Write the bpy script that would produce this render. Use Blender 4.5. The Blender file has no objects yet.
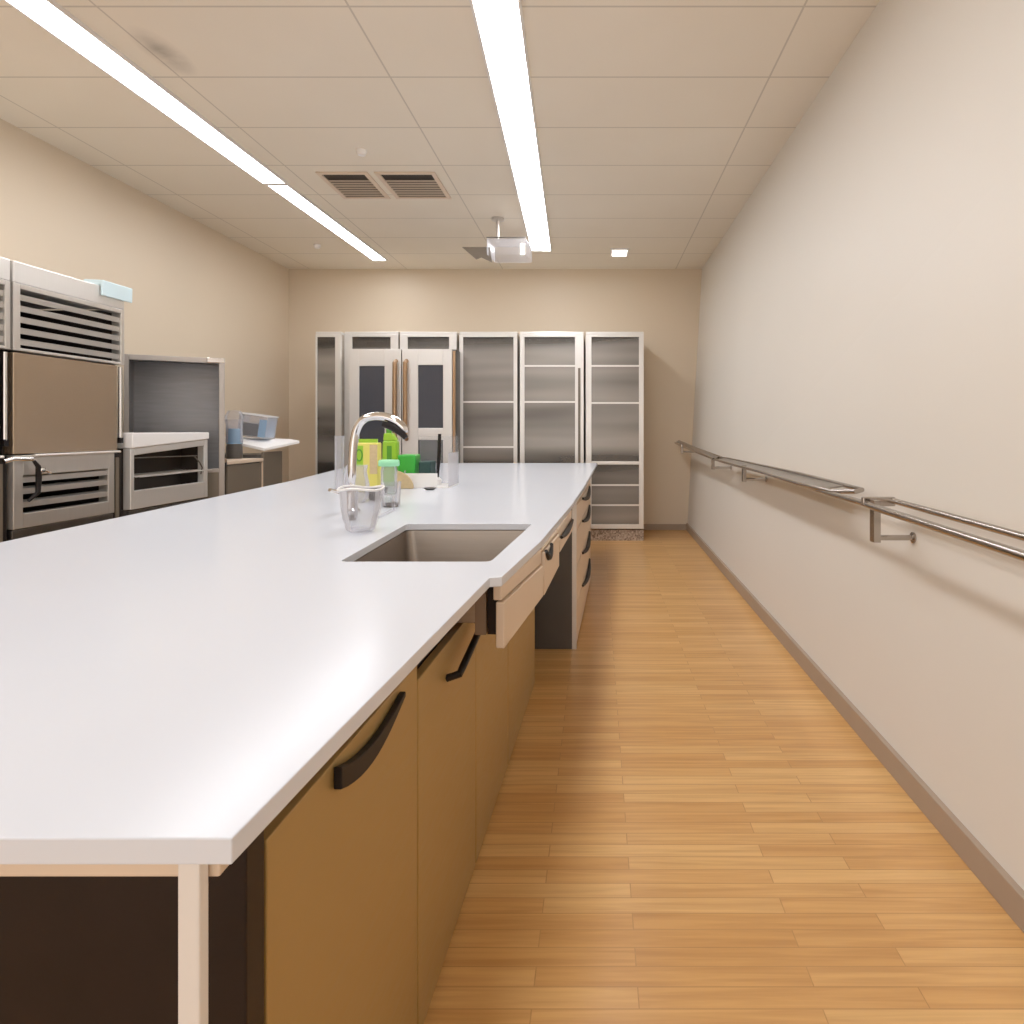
import bpy, bmesh, math, random
from mathutils import Vector, Matrix
from mathutils.geometry import tessellate_polygon
random.seed(7)
scn = bpy.context.scene
COL = scn.collection
E = 1.233          # eye height above the floor
F = 640.0          # focal length in pixels
CX, CY = 597.0, 430.0
CH = 3.218         # ceiling height

def P(px, py, y):
    """world point seen at pixel (px,py) at depth y"""
    return Vector(((px - CX) / F * y, y, E - (py - CY) / F * y))

# ------------------------------------------------------------------ materials
MATS = {}
def nodes_of(name):
    m = bpy.data.materials.new(name); m.use_nodes = True
    nt = m.node_tree
    return m, nt, nt.nodes, nt.links, nt.nodes['Principled BSDF']

def lin(c):
    return tuple(((v / 255) / 12.92 if v / 255 <= 0.04045 else ((v / 255 + 0.055) / 1.055) ** 2.4) for v in c) + (1.0,)

def plain(name, rgb, rough=0.5, metal=0.0, var=0.06, scale=6.0, spec=0.5, bump=0.0):
    m, nt, N, L, b = nodes_of(name)
    tc = N.new('ShaderNodeTexCoord'); nz = N.new('ShaderNodeTexNoise')
    nz.inputs['Scale'].default_value = scale; nz.inputs['Detail'].default_value = 4
    L.new(tc.outputs['Object'], nz.inputs['Vector'])
    mx = N.new('ShaderNodeMix'); mx.data_type = 'RGBA'
    c = lin(rgb)
    mx.inputs['A'].default_value = tuple(v * (1 - var) for v in c[:3]) + (1,)
    mx.inputs['B'].default_value = tuple(min(1, v * (1 + var)) for v in c[:3]) + (1,)
    L.new(nz.outputs['Fac'], mx.inputs['Factor']); L.new(mx.outputs['Result'], b.inputs['Base Color'])
    b.inputs['Roughness'].default_value = rough; b.inputs['Metallic'].default_value = metal
    b.inputs['Specular IOR Level'].default_value = spec
    if bump:
        bp = N.new('ShaderNodeBump'); bp.inputs['Strength'].default_value = bump; bp.inputs['Distance'].default_value = 0.01
        L.new(nz.outputs['Fac'], bp.inputs['Height']); L.new(bp.outputs['Normal'], b.inputs['Normal'])
    return m

def steel(name, rgb, rough=0.3, stretch=(60, 60, 1.5), var=0.12, metal=1.0):
    m, nt, N, L, b = nodes_of(name)
    tc = N.new('ShaderNodeTexCoord'); mp = N.new('ShaderNodeMapping'); nz = N.new('ShaderNodeTexNoise')
    mp.inputs['Scale'].default_value = stretch
    nz.inputs['Scale'].default_value = 3.0; nz.inputs['Detail'].default_value = 5
    L.new(tc.outputs['Object'], mp.inputs['Vector']); L.new(mp.outputs['Vector'], nz.inputs['Vector'])
    mx = N.new('ShaderNodeMix'); mx.data_type = 'RGBA'; c = lin(rgb)
    mx.inputs['A'].default_value = tuple(v * (1 - var) for v in c[:3]) + (1,)
    mx.inputs['B'].default_value = tuple(min(1, v * (1 + var)) for v in c[:3]) + (1,)
    L.new(nz.outputs['Fac'], mx.inputs['Factor']); L.new(mx.outputs['Result'], b.inputs['Base Color'])
    mr = N.new('ShaderNodeMapRange'); mr.inputs['To Min'].default_value = rough * 0.8; mr.inputs['To Max'].default_value = rough * 1.25
    L.new(nz.outputs['Fac'], mr.inputs['Value']); L.new(mr.outputs['Result'], b.inputs['Roughness'])
    b.inputs['Metallic'].default_value = metal
    return m

def clear(name, tint, gloss=0.25, rough=0.05, body=0.0, body_rgb=(220, 220, 220)):
    """thin clear sheet: tinted transparency + fresnel gloss + a little diffuse body"""
    m, nt, N, L, b = nodes_of(name)
    out = N['Material Output']
    tr = N.new('ShaderNodeBsdfTransparent'); tr.inputs['Color'].default_value = lin(tint)
    b.inputs['Base Color'].default_value = lin(body_rgb); b.inputs['Roughness'].default_value = rough
    lw = N.new('ShaderNodeLayerWeight'); lw.inputs['Blend'].default_value = 0.25
    mr = N.new('ShaderNodeMapRange'); mr.inputs['To Min'].default_value = body; mr.inputs['To Max'].default_value = min(1, body + gloss)
    L.new(lw.outputs['Fresnel'], mr.inputs['Value'])
    nz = N.new('ShaderNodeTexNoise'); nz.inputs['Scale'].default_value = 9
    ad = N.new('ShaderNodeMath'); ad.operation = 'MULTIPLY_ADD'; ad.inputs[1].default_value = 0.06
    L.new(nz.outputs['Fac'], ad.inputs[0]); L.new(mr.outputs['Result'], ad.inputs[2])
    ms = N.new('ShaderNodeMixShader')
    L.new(ad.outputs[0], ms.inputs['Fac']); L.new(tr.outputs[0], ms.inputs[1]); L.new(b.outputs[0], ms.inputs[2])
    L.new(ms.outputs[0], out.inputs['Surface'])
    return m

def pane(name):
    '''brushed smoked sheet, broad soft bands, shelves faintly visible through it'''
    m, nt, N, L, b = nodes_of(name)
    out = N['Material Output']
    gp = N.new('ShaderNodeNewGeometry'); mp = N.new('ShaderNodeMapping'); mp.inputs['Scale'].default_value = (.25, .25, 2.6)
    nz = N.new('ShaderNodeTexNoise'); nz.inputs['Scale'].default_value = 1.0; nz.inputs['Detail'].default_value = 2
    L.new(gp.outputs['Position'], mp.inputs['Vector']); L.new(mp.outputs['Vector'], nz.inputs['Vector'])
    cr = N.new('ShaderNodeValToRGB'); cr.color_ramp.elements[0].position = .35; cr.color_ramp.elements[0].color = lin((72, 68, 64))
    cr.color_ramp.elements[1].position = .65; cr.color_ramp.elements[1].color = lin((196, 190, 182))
    L.new(nz.outputs['Fac'], cr.inputs['Fac']); L.new(cr.outputs['Color'], b.inputs['Base Color'])  # light and dark bands in the base colour stand in for reflections
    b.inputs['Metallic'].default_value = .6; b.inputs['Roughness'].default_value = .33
    tr = N.new('ShaderNodeBsdfTransparent'); tr.inputs['Color'].default_value = lin((215, 210, 204))
    ms = N.new('ShaderNodeMixShader'); ms.inputs['Fac'].default_value = .5
    L.new(tr.outputs[0], ms.inputs[1]); L.new(b.outputs[0], ms.inputs[2]); L.new(ms.outputs[0], out.inputs['Surface'])
    return m

def emit(name, rgb, strength):
    m, nt, N, L, b = nodes_of(name)
    b.inputs['Base Color'].default_value = lin(rgb)
    b.inputs['Emission Color'].default_value = lin(rgb); b.inputs['Emission Strength'].default_value = strength
    return m

def wall_mat(name, rgb):
    m, nt, N, L, b = nodes_of(name)
    tc = N.new('ShaderNodeTexCoord')
    n1 = N.new('ShaderNodeTexNoise'); n1.inputs['Scale'].default_value = 0.7; n1.inputs['Detail'].default_value = 2
    n2 = N.new('ShaderNodeTexNoise'); n2.inputs['Scale'].default_value = 180; n2.inputs['Detail'].default_value = 2
    for n in (n1, n2): L.new(tc.outputs['Object'], n.inputs['Vector'])
    mx = N.new('ShaderNodeMix'); mx.data_type = 'RGBA'; c = lin(rgb)
    mx.inputs['A'].default_value = tuple(v * .95 for v in c[:3]) + (1,)
    mx.inputs['B'].default_value = tuple(min(1, v * 1.05) for v in c[:3]) + (1,)
    L.new(n1.outputs['Fac'], mx.inputs['Factor']); L.new(mx.outputs['Result'], b.inputs['Base Color'])
    bp = N.new('ShaderNodeBump'); bp.inputs['Strength'].default_value = .06; bp.inputs['Distance'].default_value = .004
    L.new(n2.outputs['Fac'], bp.inputs['Height']); L.new(bp.outputs['Normal'], b.inputs['Normal'])
    b.inputs['Roughness'].default_value = .45; b.inputs['Specular IOR Level'].default_value = .35
    return m

def ceiling_mat():
    m, nt, N, L, b = nodes_of('ceiling tiles')
    tc = N.new('ShaderNodeTexCoord'); gp = N.new('ShaderNodeNewGeometry'); sp = N.new('ShaderNodeSeparateXYZ'); L.new(gp.outputs['Position'], sp.inputs[0])
    def math_(op, a, bb=None, clampit=False):
        n = N.new('ShaderNodeMath'); n.operation = op; n.use_clamp = clampit
        for i, v in enumerate((a, bb)):
            if v is None: continue
            if isinstance(v, (int, float)): n.inputs[i].default_value = v
            else: L.new(v, n.inputs[i])
        return n.outputs[0]
    y = sp.outputs['Y']; x = sp.outputs['X']
    fy = math_('PINGPONG', math_('ADD', y, 6.0), 0.3)          # 0 at every 0.6 m
    line = math_('LESS_THAN', fy, 0.006)
    for c in (-3.54, -2.345, -1.163, 0.97):
        line = math_('MAXIMUM', line, math_('LESS_THAN', math_('ABSOLUTE', math_('SUBTRACT', x, c)), 0.005))
    # old grey smudge beside the left light
    n2 = N.new('ShaderNodeTexNoise'); n2.inputs['Scale'].default_value = 9; n2.inputs['Detail'].default_value = 5
    L.new(tc.outputs['Object'], n2.inputs['Vector'])
    dx = math_('MULTIPLY', math_('SUBTRACT', x, -2.28), 9.0); dy = math_('MULTIPLY', math_('SUBTRACT', y, 3.37), 4.2)
    d = math_('SQRT', math_('ADD', math_('MULTIPLY', dx, dx), math_('MULTIPLY', dy, dy)))
    blot = math_('MULTIPLY', math_('SUBTRACT', 1.0, d, True), math_('MULTIPLY', n2.outputs['Fac'], 1.0), True)
    n1 = N.new('ShaderNodeTexNoise'); n1.inputs['Scale'].default_value = 1.2; L.new(tc.outputs['Object'], n1.inputs['Vector'])
    mx = N.new('ShaderNodeMix'); mx.data_type = 'RGBA'
    mx.inputs['A'].default_value = lin((223, 212, 193)); mx.inputs['B'].default_value = lin((233, 223, 205))
    L.new(n1.outputs['Fac'], mx.inputs['Factor'])
    m2 = N.new('ShaderNodeMix'); m2.data_type = 'RGBA'; m2.inputs['B'].default_value = lin((120, 105, 88))
    L.new(math_('MULTIPLY', line, .38), m2.inputs['Factor']); L.new(mx.outputs['Result'], m2.inputs['A'])
    m3 = N.new('ShaderNodeMix'); m3.data_type = 'RGBA'; m3.inputs['B'].default_value = lin((105, 92, 80))
    L.new(blot, m3.inputs['Factor']); L.new(m2.outputs['Result'], m3.inputs['A'])
    L.new(m3.outputs['Result'], b.inputs['Base Color'])
    n3 = N.new('ShaderNodeTexNoise'); n3.inputs['Scale'].default_value = 140; L.new(tc.outputs['Object'], n3.inputs['Vector'])
    bp = N.new('ShaderNodeBump'); bp.inputs['Strength'].default_value = .12; bp.inputs['Distance'].default_value = .004
    L.new(math_('SUBTRACT', n3.outputs['Fac'], line), bp.inputs['Height']); L.new(bp.outputs['Normal'], b.inputs['Normal'])
    b.inputs['Roughness'].default_value = .8; b.inputs['Specular IOR Level'].default_value = .2
    return m

def floor_mat():
    m, nt, N, L, b = nodes_of('strip wood floor')
    tc = N.new('ShaderNodeTexCoord')
    br = N.new('ShaderNodeTexBrick')
    br.inputs['Scale'].default_value = 1.0; br.inputs['Brick Width'].default_value = 0.62; br.inputs['Row Height'].default_value = 0.054
    br.inputs['Mortar Size'].default_value = 0.0016; br.inputs['Mortar Smooth'].default_value = .4
    br.offset = 0.37; br.offset_frequency = 2; br.inputs['Bias'].default_value = 0
    br.inputs['Color1'].default_value = (0, 0, 0, 1); br.inputs['Color2'].default_value = (1, 1, 1, 1); br.inputs['Mortar'].default_value = (.4, .4, .4, 1)
    L.new(tc.outputs['Object'], br.inputs['Vector'])
    mp = N.new('ShaderNodeMapping'); mp.inputs['Scale'].default_value = (1.2, 26, 1)
    L.new(tc.outputs['Object'], mp.inputs['Vector'])
    # shift the grain per plank
    va = N.new('ShaderNodeVectorMath'); va.operation = 'MULTIPLY_ADD'; va.inputs[1].default_value = (37, 11, 5)
    L.new(br.outputs['Color'], va.inputs[0]); L.new(mp.outputs['Vector'], va.inputs[2])
    gr = N.new('ShaderNodeTexNoise'); gr.inputs['Scale'].default_value = 2.2; gr.inputs['Detail'].default_value = 6; gr.inputs['Distortion'].default_value = .5
    L.new(va.outputs[0], gr.inputs['Vector'])
    cr = N.new('ShaderNodeValToRGB')
    cr.color_ramp.elements[0].position = 0.0; cr.color_ramp.elements[0].color = lin((203, 150, 86))
    cr.color_ramp.elements[1].position = 1.0; cr.color_ramp.elements[1].color = lin((221, 174, 110))
    e = cr.color_ramp.elements.new(.5); e.color = lin((213, 162, 98))
    L.new(br.outputs['Color'], cr.inputs['Fac'])
    gc = N.new('ShaderNodeValToRGB')
    gc.color_ramp.elements[0].position = .3; gc.color_ramp.elements[0].color = (.72, .64, .56, 1)
    gc.color_ramp.elements[1].position = .62; gc.color_ramp.elements[1].color = (1, 1, 1, 1)
    L.new(gr.outputs['Fac'], gc.inputs['Fac'])
    mu = N.new('ShaderNodeMix'); mu.data_type = 'RGBA'; mu.blend_type = 'MULTIPLY'; mu.inputs['Factor'].default_value = .75
    L.new(cr.outputs['Color'], mu.inputs['A']); L.new(gc.outputs['Color'], mu.inputs['B'])
    mm = N.new('ShaderNodeMix'); mm.data_type = 'RGBA'; mm.inputs['B'].default_value = lin((120, 74, 34))
    mf = N.new('ShaderNodeMath'); mf.operation = 'MULTIPLY'; mf.inputs[1].default_value = .4
    L.new(br.outputs['Fac'], mf.inputs[0]); L.new(mf.outputs[0], mm.inputs['Factor']); L.new(mu.outputs['Result'], mm.inputs['A'])
    L.new(mm.outputs['Result'], b.inputs['Base Color'])
    b.inputs['Roughness'].default_value = .3; b.inputs['Specular IOR Level'].default_value = .45
    bp = N.new('ShaderNodeBump'); bp.inputs['Strength'].default_value = .08; bp.inputs['Distance'].default_value = .003
    L.new(gr.outputs['Fac'], bp.inputs['Height']); L.new(bp.outputs['Normal'], b.inputs['Normal'])
    return m

def speckle_mat():
    m, nt, N, L, b = nodes_of('speckled plinth')
    tc = N.new('ShaderNodeTexCoord'); v = N.new('ShaderNodeTexVoronoi'); v.inputs['Scale'].default_value = 60
    L.new(tc.outputs['Object'], v.inputs['Vector'])
    cr = N.new('ShaderNodeValToRGB'); cr.color_ramp.elements[0].color = lin((90, 62, 48)); cr.color_ramp.elements[1].color = lin((205, 185, 165))
    L.new(v.outputs['Color'], cr.inputs['Fac']); L.new(cr.outputs['Color'], b.inputs['Base Color'])
    return m

M = dict(
    wall=wall_mat('beige wall paint', (214, 197, 172)),
    wall_r=wall_mat('pale wall paint', (219, 213, 202)),
    ceil=ceiling_mat(), floor=floor_mat(), speck=speckle_mat(),
    base=plain('vinyl skirting', (158, 138, 118), .5),
    white_top=plain('white quartz', (210, 215, 224), .2, var=.012, scale=3, spec=.35),
    cream=plain('cream laminate', (214, 192, 168), .4, var=.03),
    post=plain('cream post paint', (222, 217, 211), .45, var=.03),
    bronze=steel('golden brown laminate', (166, 136, 82), .42, (4, 4, 30), .1, .35),
    dark=plain('espresso wood', (26, 17, 15), .45, var=.35, scale=14, spec=.2),
    black=plain('black plastic', (22, 18, 18), .5, spec=.2),
    gap=plain('dark interior', (44, 36, 30), .7),
    steel=steel('brushed steel', (206, 200, 192), .32, (30, 30, 1.5), .06, .7),
    steel_w=steel('bright steel frame', (224, 221, 216), .34, var=.04, metal=.6),
    steel_tan=plain('bronze tinted steel door', (192, 168, 142), .27, .85, .1, .9),
    steel_h=steel('brushed steel crosswise', (204, 199, 192), .3, (1.5, 1.5, 60), .06, .7),
    steel_d=steel('dark steel', (112, 108, 104), .4),
    sink=steel('satin sink steel', (158, 148, 138), .38, (2, 40, 40)),
    char=plain('charcoal laminate', (74, 70, 66), .35, var=.08),
    taupe=plain('taupe laminate', (104, 94, 80), .42, var=.06),
    chrome=steel('chrome', (222, 220, 218), .1, (5, 5, 5), .03),
    inner=steel('reach in lining', (176, 164, 150), .5, (.6, .6, 7), .3, .2),
    brown=plain('brown laminate', (112, 88, 66), .5),
    rail=steel('handrail steel', (172, 164, 156), .2, (3, 3, 3), .05),
    rail_flat=steel('handrail flat steel', (150, 142, 134), .3, (3, 3, 3), .05),
    rim=steel('grey cupboard frame', (168, 160, 152), .4, (20, 20, 2), .06, .6),
    vent=plain('vent blade', (176, 158, 138), .5),
    glass_door=pane('smoked door glass'),
    glass_dark=clear('dark door glass', (110, 112, 118), .4, .16, .55, (84, 85, 92)),
    glass=clear('clear glass', (247, 247, 248), .55, .04, .03, (236, 236, 238)),
    glass2=clear('clear plastic', (246, 246, 248), .45, .1, .08, (236, 236, 240)),
    bluewater=clear('blue liquid', (170, 222, 246), .25, .1, .75, (150, 214, 250)),
    bluetape=plain('pale blue plastic', (196, 218, 224), .35),
    lime=plain('lime plastic', (140, 190, 40), .35),
    limed=plain('deep green label', (70, 140, 30), .4),
    green=plain('bright green plastic', (38, 160, 44), .4),
    yellow=plain('yellow card', (216, 206, 96), .5),
    tan=plain('tan fibre', (196, 172, 132), .8, var=.2, scale=60),
    mint=plain('mint plastic', (150, 226, 176), .35),
    teal=plain('dark teal sponge', (32, 62, 58), .8, var=.2, scale=60),
    white=plain('white plastic', (236, 234, 232), .35, var=.02),
    light=emit('light diffuser', (250, 251, 255), 13.0),
    lamp2=emit('downlight lens', (255, 248, 238), 6.0),
)

# ------------------------------------------------------------------ mesh builder
class MB:
    def __init__(s): s.bm = bmesh.new()
    def box(s, x0, x1, y0, y1, z0, z1):
        return s.hexa([(x0, y0), (x1, y0), (x1, y1), (x0, y1)], z0, z1)
    def hexa(s, pts, z0, z1): return s.prism(pts, z0, z1)
    def prism(s, pts, z0, z1):
        n = len(pts)
        zt = z1 if isinstance(z1, (list, tuple)) else [z1] * n
        zb = z0 if isinstance(z0, (list, tuple)) else [z0] * n
        a = [s.bm.verts.new((p[0], p[1], zb[i])) for i, p in enumerate(pts)]
        b = [s.bm.verts.new((p[0], p[1], zt[i])) for i, p in enumerate(pts)]
        s.bm.faces.new(a[::-1]); s.bm.faces.new(b)
        for i in range(n):
            j = (i + 1) % n; s.bm.faces.new((a[i], a[j], b[j], b[i]))
        return s
    def solid(s, pts, d):
        """extrude a planar 3D polygon by vector d"""
        d = Vector(d); n = len(pts)
        a = [s.bm.verts.new(Vector(p)) for p in pts]; b = [s.bm.verts.new(Vector(p) + d) for p in pts]
        s.bm.faces.new(a[::-1]); s.bm.faces.new(b)
        for i in range(n):
            j = (i + 1) % n; s.bm.faces.new((a[i], a[j], b[j], b[i]))
        return s
    def tube(s, path, r, seg=12, closed=False):
        pts = [Vector(p) for p in path]; n = len(pts)
        rr = r if isinstance(r, (list, tuple)) else [r] * n
        rings = []; up = None
        for i, p in enumerate(pts):
            if closed: t = (pts[(i + 1) % n] - pts[i - 1]).normalized()
            else: t = (pts[min(i + 1, n - 1)] - pts[max(i - 1, 0)]).normalized()
            if up is None:
                up = Vector((0, 0, 1)) if abs(t.z) < .9 else Vector((1, 0, 0))
            u = (up - t * up.dot(t)).normalized(); v = t.cross(u); up = u
            rings.append([s.bm.verts.new(p + (u * math.cos(2 * math.pi * k / seg) + v * math.sin(2 * math.pi * k / seg)) * rr[i]) for k in range(seg)])
        rng = range(n) if closed else range(n - 1)
        for i in rng:
            A, B = rings[i], rings[(i + 1) % n]
            for k in range(seg):
                s.bm.faces.new((A[k], A[(k + 1) % seg], B[(k + 1) % seg], B[k]))
        if not closed:
            s.bm.faces.new(rings[0][::-1]); s.bm.faces.new(rings[-1])
        return s
    def lathe(s, prof, c, seg=32, cap=True):
        c = Vector(c); rings = []
        for r, z in prof:
            if r < 1e-5: rings.append([s.bm.verts.new(c + Vector((0, 0, z)))])
            else: rings.append([s.bm.verts.new(c + Vector((r * math.cos(2 * math.pi * k / seg), r * math.sin(2 * math.pi * k / seg), z))) for k in range(seg)])
        for A, B in zip(rings, rings[1:]):
            if len(A) == 1 and len(B) == 1: continue
            for k in range(seg):
                j = (k + 1) % seg
                if len(A) == 1: s.bm.faces.new((A[0], B[j], B[k]))
                elif len(B) == 1: s.bm.faces.new((A[k], A[j], B[0]))
                else: s.bm.faces.new((A[k], A[j], B[j], B[k]))
        if cap:
            if len(rings[0]) > 1: s.bm.faces.new(rings[0][::-1])
            if len(rings[-1]) > 1: s.bm.faces.new(rings[-1])
        return s
    def xform(s, mat):
        bmesh.ops.transform(s.bm, matrix=mat, verts=s.bm.verts); return s
    def build(s, name, mat, parent=None, bevel=0.0, smooth=False, seg=2):
        bmesh.ops.recalc_face_normals(s.bm, faces=s.bm.faces)
        base = Vector(parent['_b']) if parent is not None else None
        if base is None:
            vs = [v.co for v in s.bm.verts]
            base = Vector(((min(v.x for v in vs) + max(v.x for v in vs)) / 2, (min(v.y for v in vs) + max(v.y for v in vs)) / 2, min(v.z for v in vs)))
            loc = base
        else: loc = Vector((0, 0, 0))
        bmesh.ops.translate(s.bm, vec=-base, verts=s.bm.verts)
        me = bpy.data.meshes.new(name); s.bm.to_mesh(me); s.bm.free()
        o = bpy.data.objects.new(name, me); COL.objects.link(o)
        o.location = loc; o['_b'] = tuple(base)
        if parent is not None: o.parent = parent
        me.materials.append(mat)
        if smooth:
            for p in me.polygons: p.use_smooth = True
            try: me.set_sharp_from_angle(angle=math.radians(40))
            except Exception: pass
        if bevel:
            bv = o.modifiers.new('bevel', 'BEVEL'); bv.width = bevel; bv.segments = seg; bv.limit_method = 'ANGLE'; bv.angle_limit = math.radians(35)
        return o

def thing(name, label, cat, base, group=None):
    o = bpy.data.objects.new(name, None); COL.objects.link(o)
    o.location = base; o['_b'] = tuple(base); o.empty_display_size = .05
    return tag(o, label, cat, group)
def tag(o, label, cat, group=None):
    o['label'] = label; o['category'] = cat
    if group: o['group'] = group
    return o
def structure(o):
    o['kind'] = 'structure'; return o

# ------------------------------------------------------------------ room shell
YB, YF, XL = 7.89, -1.6, -3.8
# right wall leans very slightly outward, as in the photo
def xr(z, y):   # face of the right wall
    t = z / CH
    bot = 1.051 + (1.11 - 1.051) * (y - 1.0) / (YB - 1.0)
    top = 1.308 - .014 * (y - 3) / 4.9
    return bot + (top - bot) * t
structure(tag(MB().box(XL - .2, 1.7, YF - .2, YB + .2, -.15, 0).build('floor', M['floor']), 'warm honey strip wood floor', 'floor'))
bpy.data.objects['floor'].location.z = -.15
structure(tag(MB().box(XL - .2, 1.7, YF - .2, YB + .2, CH, CH + .12).build('ceiling', M['ceil']), 'beige panelled ceiling with faint joints', 'ceiling'))
structure(tag(MB().box(XL - .2, XL, YF, YB, 0, CH).build('wall_left', M['wall']), 'plain beige wall behind the steel ovens', 'wall'))
structure(tag(MB().box(XL - .2, 1.7, YB, YB + .2, 0, CH).build('wall_back', M['wall']), 'plain beige far wall behind the reach-in cabinets', 'wall'))
structure(tag(MB().box(XL - .2, 1.7, YF - .2, YF, 0, CH).build('wall_front', M['wall']), 'plain beige wall facing the far wall', 'wall'))
w = MB()
w.prism([(xr(0, YF), YF), (1.6, YF), (1.6, YB), (xr(0, YB), YB)], 0, CH)
w.bm.verts.ensure_lookup_table()
for v in w.bm.verts:
    if v.co.z > 1 and v.co.x < 1.55: v.co.x = xr(CH, v.co.y)
structure(tag(w.build('wall_right', M['wall_r']), 'pale beige wall carrying the steel handrail', 'wall'))
# skirting
def xb(y): return xr(0, y)
b = MB().prism([(xb(YF) - .012, YF), (xb(YF) + .02, YF), (xb(YB) + .02, YB), (xb(YB) - .012, YB - .01)], 0, .085)
structure(tag(b.build('baseboard_right', M['base'], bevel=.003), 'grey beige skirting along the right wall', 'baseboard'))
b = MB().box(XL, xb(YB) - .012, YB - .012, YB, 0, .075)
structure(tag(b.build('baseboard_back', M['base'], bevel=.003), 'grey beige skirting along the far wall', 'baseboard'))
b = MB().box(XL, XL + .012, YF, YB - .012, 0, .075)
structure(tag(b.build('baseboard_left', M['base'], bevel=.003), 'grey beige skirting along the left wall', 'baseboard'))

# ------------------------------------------------------------------ ceiling fixtures
def strip_light(label, pa, pb, wa, wb):
    """pa,pb: (x,y) ends of the centre line"""
    a, c = Vector((pa[0], pa[1], 0)), Vector((pb[0], pb[1], 0))
    d = (c - a).normalized(); n = Vector((d.y, -d.x, 0))
    t = thing('strip_light', label, 'ceiling light', (*((a + c) / 2).xy, CH), 'linear ceiling lights')
    def quad(ext, extl):
        return [tuple((a - d * extl - n * (wa / 2 + ext)).xy), tuple((a - d * extl + n * (wa / 2 + ext)).xy),
                tuple((c + d * extl + n * (wb / 2 + ext)).xy), tuple((c + d * extl - n * (wb / 2 + ext)).xy)]
    o, i = quad(.016, .016), quad(.002, .002)
    f = MB()
    for k in range(4):
        j = (k + 1) % 4
        f.prism([o[k], o[j], i[j], i[k]], CH - .02, CH)
    f.build('frame', M['post'], t)
    MB().prism(quad(0, 0), CH - .014, CH - .002).build('diffuser', M['light'], t)
    return t
strip_light('nearer long strip light on the left of the ceiling', (-2.66, .2), (-2.575, 5.10), .19, .168)
strip_light('shorter farther strip light on the left, ending near the far wall', (-2.572, 5.15), (-2.52, 7.42), .145, .14)
strip_light('long bright strip light over the middle of the room', (-.37, .2), (-.612, 7.02), .205, .20)

def vent(label, x0, x1, y0, y1):
    t = thing('ceiling_vent', label, 'vent', ((x0 + x1) / 2, (y0 + y1) / 2, CH), 'pair of ceiling vents')
    f = MB(); w = .035
    f.box(x0 - w, x1 + w, y0 - w, y0, CH - .012, CH); f.box(x0 - w, x1 + w, y1, y1 + w, CH - .012, CH)
    f.box(x0 - w, x0, y0, y1, CH - .012, CH); f.box(x1, x1 + w, y0, y1, CH - .012, CH)
    f.build('frame', M['cream'], t, .003)
    MB().box(x0, x1, y0, y1, CH - .002, CH).build('duct_opening', M['gap'], t)
    lv = MB(); n = 7
    for k in range(n):
        y = y0 + .11 + (y1 - y0 - .13) * (k + .5) / n
        lv.solid([(x0, y - .026, CH - .011), (x0, y + .026, CH - .004), (x0, y + .026, CH - .0025), (x0, y - .026, CH - .0095)], (x1 - x0, 0, 0))
    lv.build('louvers', M['vent'], t)
vent('square dark louvred ceiling vent, nearer the left strip light', -2.13, -1.80, 4.95, 5.44)
vent('square dark louvred ceiling vent, nearer the middle strip light', -1.68, -1.28, 4.95, 5.44)

def disc(label, x, y, r, name, mat, cat, group=None, h=.035):
    o = MB().lathe([(r, 0), (r, -h * .4), (r * .75, -h), (0, -h * 1.05)], (x, y, CH), 20).build(name, mat, smooth=True)
    tag(o, label, cat, group); return o
disc('small round white detector on the ceiling before the two vents', -1.67, 4.54, .035, 'smoke_detector', M['white'], 'detector', 'small round ceiling detectors')
disc('tiny round white detector left of the far end of the left strip lights', -3.0, 6.86, .035, 'smoke_detector', M['white'], 'detector', 'small round ceiling detectors')

t = thing('downlight', 'small square white downlight at the far right of the ceiling', 'ceiling light', (.25, 7.12, CH))
f = MB(); x0, x1, y0, y1 = .15, .35, 6.98, 7.26
for q in ((x0, x1, y0, y0 + .02), (x0, x1, y1 - .02, y1), (x0, x0 + .02, y0 + .02, y1 - .02), (x1 - .02, x1, y0 + .02, y1 - .02)):
    f.box(*q, CH - .02, CH)
f.build('frame', M['white'], t)
MB().box(x0 + .02, x1 - .02, y0 + .02, y1 - .02, CH - .012, CH - .002).build('lens', M['lamp2'], t)

# projector on its ceiling mount
t = thing('ceiling_projector', 'clear boxy projector hung from the ceiling beside the middle strip light', 'projector', (-.86, 6.0, CH))
c = P(509, 251, 6.0)
MB().lathe([(.06, 0), (.06, -.02), (.02, -.03)], (-.93, 6.0, CH), 20).build('ceiling_plate', M['steel'], t, smooth=True)
MB().tube([(-.93, 6.0, CH - .02), (-.93, 6.0, c.z + .085)], .014).build('drop_rod', M['steel'], t, smooth=True)
bx = MB().prism([(c.x - .19, 5.88), (c.x + .17, 5.88), (c.x + .20, 6.16), (c.x - .16, 6.16)], c.z - .07, c.z + .085)
bx.build('body', M['glass2'], t, .012)
MB().box(c.x + .125, c.x + .16, 5.868, 5.882, c.z - .065, c.z + .03).build('lamp_window', M['lamp2'], t)
MB().tube([(c.x - .19, 5.88, c.z + .09), (c.x + .17, 5.88, c.z + .09)], .006).build('top_rail', M['steel_d'], t)
a1, a2, a3 = P(462, 247, 5.95), P(490, 247, 5.95), P(492, 262, 5.95)
MB().solid([a1, a2, a3, P(481, 257, 5.95), P(476, 259, 5.95)], (0, .02, 0)).build('dark_side_flap', M['taupe'], t)

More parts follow.
